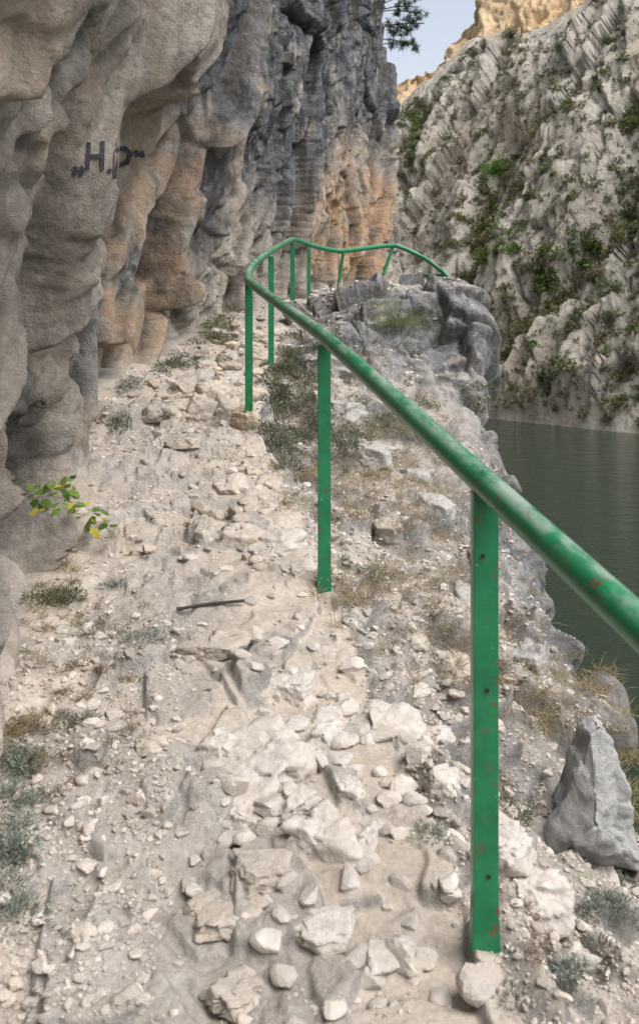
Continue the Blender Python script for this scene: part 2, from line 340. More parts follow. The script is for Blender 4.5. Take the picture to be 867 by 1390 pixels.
disp=1.8*f0+.85*f1+.34*f2+.14*f3+.7*fb-.5*(1-sstep(0,.08,e1))-4.5*gul-2.8*gul2-2*gul3-2.4*gul4
disp*=sstep(0,6,p[:,2]+9)
p2=p+nn*disp[:,None]
r2=p2[:,0]/np.maximum(p2[:,1],5)*F+CX
sky_y=np.interp(r2,[300,545,575,600,635,680,740,790,830,867,950,1200],[190,148,118,95,60,55,46,14,-40,-95,-180,-260])
rough=fbm(p2*np.array([1,1,0]),5,4,261)
capz=(HZ-sky_y)/F*np.minimum(p2[:,1],150)+1.1*rough-.25*np.maximum(p2[:,1]-150,0)
clamped=p2[:,2]>capz
p2[:,2]=np.minimum(p2[:,2],np.maximum(capz,-9.5))
veg=np.clip(1.0*gul+.9*gul2+.9*gul3+.7*gul4+.35*sstep(.15,.7,fbm(p,14,4,271)),0,1)
n2=gnormals(p2.reshape(G.shape)); n2=n2*np.sign((n2*nrm).sum(2,keepdims=True)); nzf=n2[:,:,2].ravel()
veg=np.clip(veg*(.3+.9*sstep(.35,.75,nzf)),0,1)
MF=gridfaces(*G.shape[:2])
lit=sstep(40,46,p2[:,2]+2*fb)*sstep(760,840,r2)  # sunlit upper slopes on the right, painted as an orange tint
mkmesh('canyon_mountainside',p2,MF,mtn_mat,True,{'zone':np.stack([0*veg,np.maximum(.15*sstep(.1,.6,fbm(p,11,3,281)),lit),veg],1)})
mp2,mveg,mpx,mpy=p2,veg,p2[:,0]/np.maximum(p2[:,1],5)*F+CX,HZ-p2[:,2]/np.maximum(p2[:,1],5)*F
# ---------------- far ridge ----------------
nr_,nc_=260,520
az=np.linspace(420,1250,nc_); rr=np.linspace(0,1,nr_)
G=np.zeros((nr_,nc_,3)); k=np.interp(az,[420,520,545,580,610,640,660,720,800,900,1250],[120,112,112,96,78,34,8,-30,-60,-120,-200])
for i,r in enumerate(rr):
    Y=200+r*75; G[i,:,1]=Y; G[i,:,0]=(az-CX)/F*240
    G[i,:,2]=-10+((HZ-k)/F*262+10)*np.clip(r/.82,0,1)**.8-np.maximum(r-.82,0)*120
nrm=gnormals(G); 
if nrm[50,50,2]<0: nrm=-nrm
p=G.reshape(-1,3); q=np.stack([p[:,0]-.2*p[:,2],.1*p[:,1],p[:,2]],1)
f0,_,_=facet(q,14,301,.6,(.7,1,1.8)); f1,_,_=facet(q,5,311,.7,(.7,1,1.8)); f2,_,_=facet(q,2.0,321,.7,(.7,1,1.6))
p=p+nrm.reshape(-1,3)*(2.2*f0+1.2*f1+.5*f2+fbm(p,5,5,331))[:,None]
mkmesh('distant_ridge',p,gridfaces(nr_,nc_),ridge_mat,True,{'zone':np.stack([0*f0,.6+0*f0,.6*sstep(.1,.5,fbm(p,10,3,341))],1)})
# ---------------- river ----------------
m,nt,b=newmat('river_water'); n=N(nt)
b.inputs['Base Color'].default_value=(.013,.026,.012,1); b.inputs['Roughness'].default_value=.04; b.inputs['IOR'].default_value=1.33
hw=n.math('ADD',n.noise(.7,5,.6,vec=n.mapp((1,1.6,1),(0,0,.5))),n.math('MULTIPLY',n.noise(3.2,4,.6,vec=n.mapp((1,1.6,1),(0,0,.5))),.4))
n.lk(n.bump(hw,1.,.2),b.inputs['Normal'])
V=[(-300,-300,-8),(400,-300,-8),(400,400,-8),(-300,400,-8)]
mkmesh('river_water',V,[(0,1,2,3)],m)
m2,nt,b=newmat('riverbed_soil'); b.inputs['Base Color'].default_value=(.12,.12,.08,1)
mkmesh('ground',[(-900,-900,-12),(900,-900,-12),(900,1400,-12),(-900,1400,-12)],[(0,1,2,3)],m2)
# ---------------- stones ----------------
def ico(sub):
    bm=bmesh.new(); bmesh.ops.create_icosphere(bm,subdivisions=sub,radius=1)
    v=np.array([x.co[:] for x in bm.verts]); f=np.array([[a.index for a in q.verts] for q in bm.faces]); bm.free(); return v,f
def polytope(v,n,r,lo=.55):
    d=r.normal(size=(n,3)); d/=np.linalg.norm(d,axis=1,keepdims=True); o=r.uniform(lo,1,n)
    dot=v@d.T; rad=np.where(dot>.05,o/np.maximum(dot,.05),9).min(1); return v*np.minimum(rad,1.25)[:,None]
def rotm(r):
    qn=r.normal(size=4); qn/=np.linalg.norm(qn); w,x,y,z=qn
    return np.array([[1-2*(y*y+z*z),2*(x*y-z*w),2*(x*z+y*w)],[2*(x*y+z*w),1-2*(x*x+z*z),2*(y*z-x*w)],[2*(x*z-y*w),2*(y*z+x*w),1-2*(x*x+y*y)]])
stone_m,nt,b=newmat('limestone_gravel'); n=N(nt); colr,_=n.attr('tint')
base=n.mix(n.ramp(n.noise(30,5,.7),[(.35,0),(.65,1)]),(.76,.74,.72),(1.08,1.06,1.04))
base=n.mix(n.ramp(n.noise(9,5,.7),[(.45,0),(.6,.7)]),base,(.86,.80,.735))
n.lk(n.mix(1.,colr,base,'MULTIPLY'),b.inputs['Base Color']); b.inputs['Roughness'].default_value=.9; b.inputs['Specular IOR Level'].default_value=.2
n.lk(n.bump(n.noise(22,7,.74),.75,.018),b.inputs['Normal'])
bank=[polytope(ico(3)[0],9,rng,.5) for _ in range(24)]; bf=ico(3)[1]
bank_s=[polytope(ico(1)[0]*1.05,8,rng) for _ in range(24)]; bfs=ico(1)[1]
def down(x,y): 
    h=LB.ray_cast(Vector((x,y,3)),Vector((0,0,-1)),20); return h[0],h[1]
def fromcam(x,y,B=LB):
    d=Vector(((x-CX)/F,1,(HZ-y)/F)).normalized(); h=B.ray_cast(Vector((0,0,0)),d,300); return h[0],h[1]
VV=[];FF=[];CC=[];off=0
def addstone(pos,s,big=False,flat=.6,sink=.25,tint=None):
    global off
    v=(bank if big else bank_s)[rng.integers(24)]; f=bf if big else bfs
    v=v@rotm(rng).T*np.array([1,rng.uniform(.65,1),flat])*s
    a=rng.uniform(0,6.28); ca,sa=math.cos(a),math.sin(a); v=v@np.array([[ca,-sa,0],[sa,ca,0],[0,0,1]]).T
    v=v+np.array(pos)+np.array([0,0,s*flat*(1-2*sink)*.6])
    VV.append(v);FF.append(f+off);off+=len(v)
    t=tint if tint is not None else np.array([.60,.555,.505])*rng.uniform(.68,1.16)+rng.uniform(-.02,.02)
    CC.append(np.tile(t,(len(v),1)))
cand=rng.uniform(0,1,(76000,2)); Yg=1.3*(13/1.3)**cand[:,0]**1.2; lo=np.interp(Yg,Yk,A[:,1,0]); hi=np.interp(Yg,Yk,A[:,6,0])
Xg=lo+(hi-lo)*cand[:,1]; den=fbm(np.stack([Xg,Yg,0*Xg],1),.4,3,401); railx=np.interp(Yg,Yk,A[:,3,0]); pl=np.interp(Yg,Yk,A[:,2,0])
tpos=(Xg-pl)/(railx-pl)
prob=np.where(tpos>1.0,.6,np.where(tpos<.35,.5,.25)); prob=prob*np.clip(.6+den*1.4,.08,1.5)
prob=np.where((tpos<.32)&(Yg<3.4),prob+.45,prob); prob=np.where((tpos>1)&(Yg<5),prob+.4,prob)
sel=rng.uniform(0,1,len(Yg))<prob
for x,y,tp in zip(Xg[sel],Yg[sel],tpos[sel]):
    h,nr=down(x,y)
    if h is None or nr.z<.5: continue
    s=.0046*math.exp(rng.normal(0,.5))*(1+.10*y)
    if rng.uniform()<.02: s*=2.2
    addstone(h,min(s,.03),s>.014,.6,.3)
for _ in range(340):
    y=1.5*(12/1.5)**rng.uniform(); x=rng.uniform(np.interp(y,Yk,A[:,1,0]),np.interp(y,Yk,A[:,5,0]))
    h,nr=down(x,y)
    if h is None or nr.z<.6: continue
    addstone(h,rng.uniform(.010,.026)*(1+.10*y),True,.45,.45)
for _ in range(120):
    yq=rng.choice([6.45,6.6,7.0,4.3,8.2,9.2]); y=yq+rng.normal()*.22; x=rng.uniform(np.interp(y,Yk,A[:,2,0])+.1,np.interp(y,Yk,A[:,3,0])-.02)
    h,nr=down(x,y)
    if h is None: continue
    addstone(h,rng.uniform(.03,.08)*(.7 if yq<6 else 1),True,.6,.35,np.array([.54,.47,.40])*rng.uniform(.75,1.1))
# angular broken limestone in the middle of the near path
for _ in range(95):
    x=.02+rng.normal()*.17; y=2.45+rng.normal()*.42
    if y<1.7: continue
    h,nr=down(x,y)
    if h is None: continue
    addstone(h,rng.uniform(.018,.05),True,.6,.4,np.array([.64,.60,.555])*rng.uniform(.85,1.06))
mkmesh('gravel',np.concatenate(VV),np.concatenate(FF),stone_m,False,{'tint':np.concatenate(CC)})
hv,hf=ico(5); big=[];bfc=[];bcc=[];o2=0
def rockat(x,y,wpx,hpx,dep=1.,tint=(.6,.56,.52),sink=.55,tilt=.2):
    global o2
    r=np.random.default_rng(int(x*7+y))
    h,nr=fromcam(x,y)
    if h is None: return
    d=h.y; sx=wpx/F*d/2; sz=hpx/F*d/2
    n_=6; a=np.sort(r.uniform(0,6.28,n_)); pl_n=[(math.cos(t),math.sin(t),r.uniform(-.1,.45)) for t in a]+[(r.uniform(-.15,.15),r.uniform(-.35,-.05),1),(r.uniform(-.5,.5),r.uniform(-.6,.0),1),(0,0,-1)]
    D_=np.array(pl_n); D_/=np.linalg.norm(D_,axis=1,keepdims=True); o=np.r_[r.uniform(.6,1,n_),[.55,.68,.9]]
    dot=hv@D_.T; rad=np.where(dot>.05,o/np.maximum(dot,.05),9).min(1); v=hv*np.minimum(rad,1.4)[:,None]
    ext=np.abs(v).max(0); v=v/ext*np.array([sx,sx*dep,sz])
    T2=Matrix.Rotation(r.uniform(-tilt,tilt),3,'X')@Matrix.Rotation(r.uniform(-tilt,tilt),3,'Y')
    v=v@np.array(T2).T+np.array(h)+np.array([0,0,sz*(1-2*sink)])
    rd=v-np.array(h); rd/=np.linalg.norm(rd,axis=1,keepdims=True)+1e-9
    s_=max(sx*.6,.02); f,_,_=facet(v,s_,int(x)+3,.9,(1,1,.6)); g_,_,_=facet(v,s_*.35,int(x)+9,.9,(1,1,.5))
    v=v+rd*(f*sx*.07+g_*sx*.022+fbm(v,sx*.5,4,int(y))*sx*.015)[:,None]
    big.append(v);bfc.append(hf+o2);o2+=len(v);bcc.append(np.tile(np.array(tint)*r.uniform(.93,1.05),(len(v),1)))
bould_m,nt,b=newmat('boulder_rock'); n=N(nt)
base=n.mix(n.ramp(n.noise(5,7,.68),[(.36,0),(.64,1)]),(.33,.325,.32),(.52,.51,.49)); base=n.mix(n.ramp(n.noise(14,6,.7),[(.55,0),(.68,.6)]),base,(.62,.60,.56))
n.lk(base,b.inputs['Base Color']); b.inputs['Roughness'].default_value=.9; n.lk(n.bump(n.noise(18,9,.72),.8,.04),b.inputs['Normal'])
W=(.65,.61,.565); D=(.55,.50,.44)
for a in [(365,1040,175,105,1.2,W),(435,1140,125,80,1.,W),(515,985,115,60,1.,W),(395,930,80,40,1.,W),(447,1005,70,50,.9,W),(335,1110,90,46,.8,W),(400,1085,80,40,1,W),(500,1140,40,34,1,W),(300,1010,60,40,1,W),(470,1070,50,34,1,W),
 (290,870,100,26,1.,D),(330,735,60,40,1.,D,.4),(285,730,40,46,1,D,.4),(370,745,100,40,1.,W),(310,660,60,28,1,D),(400,775,60,28,1,W),(360,690,80,32,1.,D),(340,640,60,26,1,D),(250,600,50,18,1,D),
 (270,560,50,50,1,D,.35),(305,568,44,54,1,D,.35),(332,578,40,44,1,(.50,.41,.33),.3),(240,558,60,30,1,D,.4),(290,535,50,40,1,D,.35),(210,562,40,30,1,D,.4),(320,550,40,40,1,D,.35),(250,535,40,34,1,D,.35),
 (340,480,30,20,1,D),(310,490,34,24,1,D,.4),(280,500,34,24,1,D,.4),(300,450,30,14,1,D),(350,455,22,14,1,D),
 (600,1060,60,44,1,W),(690,1140,80,54,1,W),(720,1210,110,74,1.,W),(640,1090,50,36,1,W),(600,1000,50,34,1,W),(570,940,50,30,1,W),(820,1190,60,30,1,W),(610,900,60,40,1,D),(560,870,50,34,1,D),(660,980,50,34,1,W),
 (300,1230,130,30,1.,D),(200,1010,50,16,1,D),(330,1350,120,26,1,D),(560,1300,80,30,1,D),(430,1250,100,30,1,W),(350,1180,90,36,1,D),
 (470,560,60,54,1,(.42,.41,.39)),(500,620,70,60,1,(.42,.41,.39)),(440,500,90,60,1,(.40,.395,.385)),(590,690,60,50,1,(.42,.41,.39)),(640,820,60,70,1,(.40,.39,.37)),(520,720,56,44,1,(.45,.42,.37)),(720,900,70,80,1,(.40,.39,.38)),(560,650,60,50,1,(.41,.40,.38)),(660,760,60,70,1,(.40,.39,.37)),(610,620,60,50,1,(.41,.40,.385))]:
    rockat(*a)
mkmesh('path_rocks',np.concatenate(big),np.concatenate(bfc),stone_m,True,{'tint':np.concatenate(bcc)})
# triangular boulder right
hb,_=fromcam(800,1165); d=hb.y; sc=d/F
prof=[(-68,0),(-60,-30),(-30,-120),(-5,-192),(12,-200),(30,-180),(48,-110),(58,-50),(62,0)]
bm=bmesh.new()
lv=[]
for (a,bq) in prof: lv.append((bm.verts.new((a*sc,-.05+abs(a)*sc*.35,-bq*sc-.03)),bm.verts.new((a*sc*.8+.02,.17,-bq*sc*.85-.03))))
mid=bm.verts.new((-5*sc,-.11,70*sc)); 
for i in range(len(prof)-1):
    bm.faces.new((lv[i][0],lv[i+1][0],mid)); bm.faces.new((lv[i+1][0],lv[i][0],lv[i][1],lv[i+1][1]))
bm.faces.new((lv[-1][0],lv[0][0],mid)); bm.faces.new([l[1] for l in lv]); bm.faces.new((lv[0][0],lv[-1][0],lv[-1][1],lv[0][1]))
bmesh.ops.triangulate(bm,faces=bm.faces[:]); bmesh.ops.subdivide_edges(bm,edges=bm.edges[:],cuts=16,use_grid_fill=True); bmesh.ops.recalc_face_normals(bm,faces=bm.faces[:])
bm.normal_update()
co=np.array([v.co[:] for v in bm.verts]); no=np.array([v.normal[:] for v in bm.verts]); f,_,_=facet(co,.12,501,.8); f2,_,_=facet(co,.045,511,.8)
co=co+no*(.012*f+.003*f2+.010*fbm(co,.1,4,521))[:,None]
for v,c in zip(bm.verts,co): v.co=Vector(c)+hb
me=bpy.data.meshes.new('boulder'); bm.to_mesh(me); bm.free(); me.materials.append(bould_m); ob=bpy.data.objects.new('boulder',me); bpy.context.collection.objects.link(ob)
for pl__ in me.polygons: pl__.use_smooth=True
# ---------------- railing ----------------
gm,nt,b=newmat('green_paint'); n=N(nt)
w1=n.noise(9,7,.72); base=n.mix(n.ramp(w1,[(.35,0),(.65,1)]),(.007,.135,.052),(.014,.21,.085))
base=n.mix(n.ramp(n.noise(26,7,.75),[(.59,0),(.64,1)]),base,(.16,.06,.03))
base=n.mix(n.ramp(n.noise(60,5,.7),[(.64,0),(.69,.8)]),base,(.3,.36,.28))
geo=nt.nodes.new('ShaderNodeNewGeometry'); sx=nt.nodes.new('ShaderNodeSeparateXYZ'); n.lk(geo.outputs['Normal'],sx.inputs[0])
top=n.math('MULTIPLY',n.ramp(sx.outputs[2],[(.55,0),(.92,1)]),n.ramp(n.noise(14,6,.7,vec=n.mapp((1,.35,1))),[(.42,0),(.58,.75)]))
base=n.mix(top,base,(.32,.38,.32))  # pale worn patches on upward faces, also a painted highlight
n.lk(base,b.inputs['Base Color']); b.inputs['Roughness'].default_value=.33; n.lk(n.bump(n.noise(50,5,.7),.25,.003),b.inputs['Normal'])
dk,nt,bb=newmat('rust_hole'); bb.inputs['Base Color'].default_value=(.03,.018,.012,1); bb.inputs['Roughness'].default_value=.9
rail=bpy.data.objects.new('green_metal_railing',None); bpy.context.collection.objects.link(rail)
def tube(name,pts,r,mat,parent,seg=16,sub=8):
    pts=np.array(pts,float); out=[]
    for i in range(len(pts)-1):
        p0=pts[max(i-1,0)];p1=pts[i];p2_=pts[i+1];p3=pts[min(i+2,len(pts)-1)]
        for t in np.linspace(0,1,sub,endpoint=False):
            cat=.5*((2*p1)+(-p0+p2_)*t+(2*p0-5*p1+4*p2_-p3)*t*t+(-p0+3*p1-3*p2_+p3)*t**3); lin=p1*(1-t)+p2_*t
            out.append(.45*cat+.55*lin)
    out.append(pts[-1]); out=np.array(out); tg=np.gradient(out,axis=0); tg/=np.linalg.norm(tg,axis=1,keepdims=True)
    up=np.array([0,0,1.]); s=np.cross(tg,up); s/=np.linalg.norm(s,axis=1,keepdims=True); u2=np.cross(s,tg)
    a=np.linspace(0,2*np.pi,seg,endpoint=False); V=(out[:,None]+r*(np.cos(a)[None,:,None]*s[:,None]+np.sin(a)[None,:,None]*u2[:,None])).reshape(-1,3)
    m_=len(out); Fc=[(i*seg+j,i*seg+(j+1)%seg,(i+1)*seg+(j+1)%seg,(i+1)*seg+j) for i in range(m_-1) for j in range(seg)]
    return mkmesh(name,V,Fc,mat,True,parent=parent)
rp=[(.84,-.8,-.78),(.53,.9,-.49),P(657,655,1.93),P(440,457,3.7),P(337,381,6.2),P(343,360,7.2),P(367,341,8.2),P(397,325,10.3),P(425,334,10.9),P(462,341,11.3),P(535,333,12),P(575,350,12),P(604,372,11.6),P(632,405,11),P(652,438,10.6)]
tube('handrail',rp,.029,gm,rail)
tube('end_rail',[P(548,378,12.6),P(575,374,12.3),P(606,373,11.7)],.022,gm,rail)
def post(i,x,ytop,d,base=None,wd=.052,lean=0):
    t=np.array(P(x,ytop,d)); 
    h,_=down(t[0],t[1]); bz=(h.z if h else t[2]-1)-.08
    if base is not None: bz=(HZ-base)/F*d-.06
    bm=bmesh.new(); w=wd/2; th=.007; dp=.04
    outl=[(-w,0),(w,0),(w,th),(-w+th,th),(-w+th,dp),(-w,dp)]
    ring=[]
    for k,z in enumerate(np.linspace(bz,t[2],12)):
        fl=1+.25*max(0,1-(z-bz-.06)/.06) if z<bz+.14 else 1
        ring.append([bm.verts.new((t[0]+a*fl+lean*(t[2]-z),t[1]+c-.012,z)) for a,c in outl])
    for A_,B_ in zip(ring[:-1],ring[1:]):
        for j in range(6): bm.faces.new((A_[j],A_[(j+1)%6],B_[(j+1)%6],B_[j]))
    bm.faces.new(ring[0]); bm.faces.new(ring[-1][::-1]); bmesh.ops.recalc_face_normals(bm,faces=bm.faces[:])
    me=bpy.data.meshes.new('post'); bm.to_mesh(me); bm.free(); me.materials.append(gm); o=bpy.data.objects.new('post_%d'%i,me); bpy.context.collection.objects.link(o); o.parent=rail
    md=o.modifiers.new('b','BEVEL'); md.width=.0015; md.segments=2
    return t
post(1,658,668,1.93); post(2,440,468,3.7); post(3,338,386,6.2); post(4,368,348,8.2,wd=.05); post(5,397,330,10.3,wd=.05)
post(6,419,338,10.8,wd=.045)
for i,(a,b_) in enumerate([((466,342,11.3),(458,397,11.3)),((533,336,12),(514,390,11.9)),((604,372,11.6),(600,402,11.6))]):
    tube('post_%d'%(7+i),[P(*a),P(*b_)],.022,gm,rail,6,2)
for (x,y) in [(661,937),(655,755),(663,1190)]:
    bm=bmesh.new(); bmesh.ops.create_cone(bm,segments=12,radius1=.0045,radius2=.0045,depth=.004,cap_ends=True)
    bmesh.ops.rotate(bm,verts=bm.verts,matrix=Matrix.Rotation(math.pi/2,3,'X')); bmesh.ops.translate(bm,verts=bm.verts,vec=Vector((P(x,y,1.917)[0],1.9165,P(x,y,1.917)[2])))
    me=bpy.data.meshes.new('bolt'); bm.to_mesh(me); bm.free(); me.materials.append(dk); o=bpy.data.objects.new('bolt_hole',me); bpy.context.collection.objects.link(o); o.parent=rail
# rod lying on the path
pts=[]
for t in np.linspace(0,1,9):
    h,_=fromcam(240+92*t,832-10*t); pts.append(h)
zm=np.array([q_.z for q_ in pts]); ym=np.array([q_.y for q_ in pts]); xm=np.array([q_.x for q_ in pts])
fit=np.polyfit(xm,ym,1); 
xs_=np.linspace(xm[0],xm[-1],9); yl=np.polyval(fit,xs_); zs_=[down(a_,b_)[0].z for a_,b_ in zip(xs_,yl)]
zf=np.polyval(np.polyfit(xs_,zs_,1),xs_); lift=max(np.array(zs_)-zf)+.004
iron,nt,b=newmat('rusty_iron'); b.inputs['Base Color'].default_value=(.05,.035,.03,1); b.inputs['Roughness'].default_value=.8
tube('iron_rod',[(xs_[0],yl[0],zf[0]+lift),(xs_[4],yl[4],zf[4]+lift+.004),(xs_[8],yl[8],zf[8]+lift)],.006,iron,None,8,4)
for (x,y,s) in [(52,545,.028),(140,374,.022)]:
    h,nr=fromcam(x,y,CB)
    if h: 
        bpy.ops.mesh.primitive_torus_add(location=h+nr*.015,major_radius=s,minor_radius=.005,major_segments=24,minor_segments=8,rotation=(.5,.4,.3)); o=bpy.context.object; o.name='iron_ring'; o.data.materials.append(iron)
# ---------------- graffiti ----------------
ink,nt,b=newmat('graffiti_paint'); b.inputs['Base Color'].default_value=(.022,.022,.035,1); b.inputs['Roughness'].default_value=.8
strokes=[[(101,226),(104,232),(100,238)],[(110,226),(113,232),(109,238)],[(121,193),(119,230)],[(140,191),(139,231)],[(120,213),(140,211)],[(147,230),(151,234)],
 [(158,203),(156,242)],[(158,204),(170,201),(178,209),(173,221),(158,226)],[(184,204),(187,213)],[(192,205),(195,214)]]
Vg=[];Fg=[]
for s in strokes:
    pts=[]
    for (a,b_),(c,d_) in zip(s[:-1],s[1:]):
        for t in np.linspace(0,1,14): pts.append((a+(c-a)*t,b_+(d_-b_)*t))
    for k,(x,y) in enumerate(pts):
        x0,y0=pts[max(k-1,0)];x1,y1=pts[min(k+1,len(pts)-1)]; L=math.hypot(x1-x0,y1-y0) or 1; nx,ny=-(y1-y0)/L*2.8,(x1-x0)/L*2.8
        for sg in (-1,1):
            h,nr=fromcam(x+nx*sg,y+ny*sg,CB)
            if h is None: h=Vector(P(x,y,4)); nr=Vector((0,-1,0))
            Vg.append(h-h.normalized()*.010)
        if k: i=len(Vg); Fg.append((i-4,i-3,i-1,i-2))
mkmesh('graffiti',Vg,Fg,ink,False)
# ---------------- vegetation ----------------
def leafmat(name,tr=.3):
    m,nt,b=newmat(name); n=N(nt); c,_=n.attr('tint'); n.lk(c,b.inputs['Base Color']); b.inputs['Roughness'].default_value=.75; b.inputs['Specular IOR Level'].default_value=.2
    t=nt.nodes.new('ShaderNodeBsdfTranslucent'); n.lk(c,t.inputs[0]); mx=nt.nodes.new('ShaderNodeMixShader'); mx.inputs[0].default_value=tr
    n.lk(b.outputs[0],mx.inputs[1]); n.lk(t.outputs[0],mx.inputs[2]); n.lk(mx.outputs[0],nt.nodes['Material Output'].inputs[0]); return m
lm=leafmat('foliage')
class Leaves:
    def __init__(s): s.V=[];s.F=[];s.C=[];s.o=0
    def add(s,org,dr,side,L,W,col,bend=0.3):
        n=len(org); dn=dr/np.linalg.norm(dr,axis=1,keepdims=True); sd=side/np.linalg.norm(side,axis=1,keepdims=True)
        L=L[:,None];W=W[:,None]; dz=np.array([0,0,-1.])
        m=org+dn*L*.5+dz*L*bend*.12; t=org+dn*L+dz*L*bend*.5
        v=np.stack([org-sd*W*.25,org+sd*W*.25,m+sd*W*.5,m-sd*W*.5,t+sd*W*.12,t-sd*W*.12],1).reshape(-1,3)
        b=(np.arange(n)*6+s.o)[:,None]; f=np.concatenate([b+np.array([[0,1,2,3]]),b+np.array([[3,2,4,5]])])
        s.V.append(v);s.F.append(f);s.C.append(np.repeat(col,6,0));s.o+=n*6
    def build(s,name,mat): return mkmesh(name,np.concatenate(s.V),np.concatenate(s.F),mat,True,{'tint':np.concatenate(s.C)})
def rdir(n,up=0.): 
    d=rng.normal(size=(n,3)); d/=np.linalg.norm(d,axis=1,keepdims=True); d[:,2]+=up; return d
def cols(n,c,v=.3): return np.clip(np.array(c)[None]*rng.uniform(1-v,1+v,(n,1))+rng.uniform(-.012,.012,(n,3)),.005,1)
herb=Leaves(); grass=Leaves()
def herbc(h,s,col=(.20,.23,.19),n=150,ls=.12):
    c=rdir(n,.0); c[:,2]=np.abs(c[:,2])*.7; r=rng.uniform(.15,1,(n,1))**.6; o=np.array(h)+c*r*s
    d=c+rdir(n)*.6; d[:,2]+=.5
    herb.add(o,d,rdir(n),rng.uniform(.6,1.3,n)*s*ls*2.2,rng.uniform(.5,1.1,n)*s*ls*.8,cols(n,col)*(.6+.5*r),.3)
def grassc(h,s,col=(.30,.25,.14),n=36,w=.0018):
    o=np.array(h)+rng.normal(size=(n,3))*np.array([s*.25,s*.25,0]); d=rdir(n)*.8; d[:,2]=rng.uniform(.2,1.1,n)
    grass.add(o,d,rdir(n),rng.uniform(.4,1.2,n)*s,np.full(n,w)*(1+h[1]*.08),cols(n,col),rng.uniform(.3,.9))
def blob(x,y,rx,ry,k,fn):
    for _ in range(k):
        h,nr=fromcam(x+rng.normal()*rx,y+rng.normal()*ry)
        if h is not None and h.y<15: fn(h)
GG=(.235,.26,.215); OL=(.16,.17,.10); ST=(.40,.33,.22)
blob(20,1080,22,30,11,lambda h:herbc(h,rng.uniform(.045,.075),GG,220))
blob(15,1180,22,30,10,lambda h:herbc(h,rng.uniform(.045,.075),GG,220))
blob(30,1000,30,30,22,lambda h:grassc(h,.08,(.25,.2,.11)))
blob(70,820,16,16,5,lambda h:herbc(h,.07,OL,220)); blob(170,870,16,8,3,lambda h:herbc(h,.05,GG,200)); blob(95,985,14,8,3,lambda h:herbc(h,.045,OL,200))
blob(155,798,8,6,2,lambda h:herbc(h,.05,GG,160)); blob(75,740,30,18,20,lambda h:grassc(h,.13,(.24,.22,.10)))
blob(60,760,30,60,28,lambda h:grassc(h,.08,(.27,.22,.12)))
blob(90,880,40,50,34,lambda h:grassc(h,.05,(.24,.18,.11))); blob(80,930,60,70,18,lambda h:herbc(h,.035,(.2,.16,.10),90)); blob(110,1000,50,60,20,lambda h:grassc(h,.04,(.22,.16,.10),20))
blob(155,580,14,4,5,lambda h:herbc(h,.08,OL,150)); blob(235,498,22,8,9,lambda h:herbc(h,.10,(.15,.165,.11),160)); blob(290,460,20,12,10,lambda h:herbc(h,.11,OL,160)); blob(180,525,10,4,4,lambda h:herbc(h,.09,GG,130))
blob(300,420,14,18,12,lambda h:herbc(h,.15,(.16,.16,.09),160)); blob(300,415,10,14,14,lambda h:grassc(h,.3,(.3,.28,.13)))
blob(400,590,26,30,30,lambda h:herbc(h,.12,(.19,.195,.14),220)); blob(400,510,20,26,24,lambda h:herbc(h,.12,(.14,.15,.09),200)); blob(455,600,30,25,16,lambda h:herbc(h,.10,(.19,.195,.14),180))
blob(430,560,50,70,90,lambda h:grassc(h,.15,(.28,.23,.135))); blob(480,640,40,40,30,lambda h:herbc(h,.07,(.24,.2,.13),110))
blob(545,435,20,12,14,lambda h:grassc(h,.24,(.25,.27,.12),50)); blob(545,440,20,10,6,lambda h:herbc(h,.12,(.16,.19,.08),150)); blob(520,575,30,16,18,lambda h:grassc(h,.2,(.3,.28,.15))); blob(560,600,40,30,24,lambda h:grassc(h,.18,(.34,.27,.17)))
blob(530,580,40,20,12,lambda h:herbc(h,.10,(.17,.185,.11),150)); blob(380,560,12,40,14,lambda h:herbc(h,.10,(.14,.15,.09),180))
blob(540,660,60,40,70,lambda h:grassc(h,.15,(.35,.28,.18))); blob(600,720,30,30,10,lambda h:herbc(h,.12,(.4,.4,.38),160)); blob(650,545,8,20,8,lambda h:herbc(h,.12,OL,150)); blob(600,480,20,30,6,lambda h:herbc(h,.08,OL,120))
blob(600,700,40,60,50,lambda h:grassc(h,.13,(.33,.27,.18)))
blob(510,800,50,18,50,lambda h:grassc(h,.08,(.34,.27,.18))); blob(620,850,70,50,90,lambda h:grassc(h,.09,(.33,.27,.18))); blob(490,770,20,10,8,lambda h:herbc(h,.05,(.2,.21,.14),130))
blob(750,950,60,40,80,lambda h:grassc(h,.09,(.32,.26,.16))); blob(850,1060,12,40,40,lambda h:grassc(h,.13,(.36,.29,.15))); blob(700,1110,10,16,6,lambda h:herbc(h,.05,OL,150))
blob(570,1130,10,8,2,lambda h:herbc(h,.05,(.25,.29,.22),120)); blob(820,1250,34,24,12,lambda h:herbc(h,.045,GG,200)); blob(800,1195,8,6,2,lambda h:herbc(h,.025,(.25,.36,.08),60))
blob(850,1120,10,40,14,lambda h:herbc(h,.06,OL,150)); blob(740,1330,60,20,7,lambda h:herbc(h,.045,GG,200)); blob(740,1270,60,30,30,lambda h:grassc(h,.03,(.24,.16,.1),18))
blob(450,880,60,30,10,lambda h:grassc(h,.03,(.36,.28,.21),20,.0015))
herb.build('herb_plants',lm); grass.build('dry_grass',lm)
vine=Leaves()
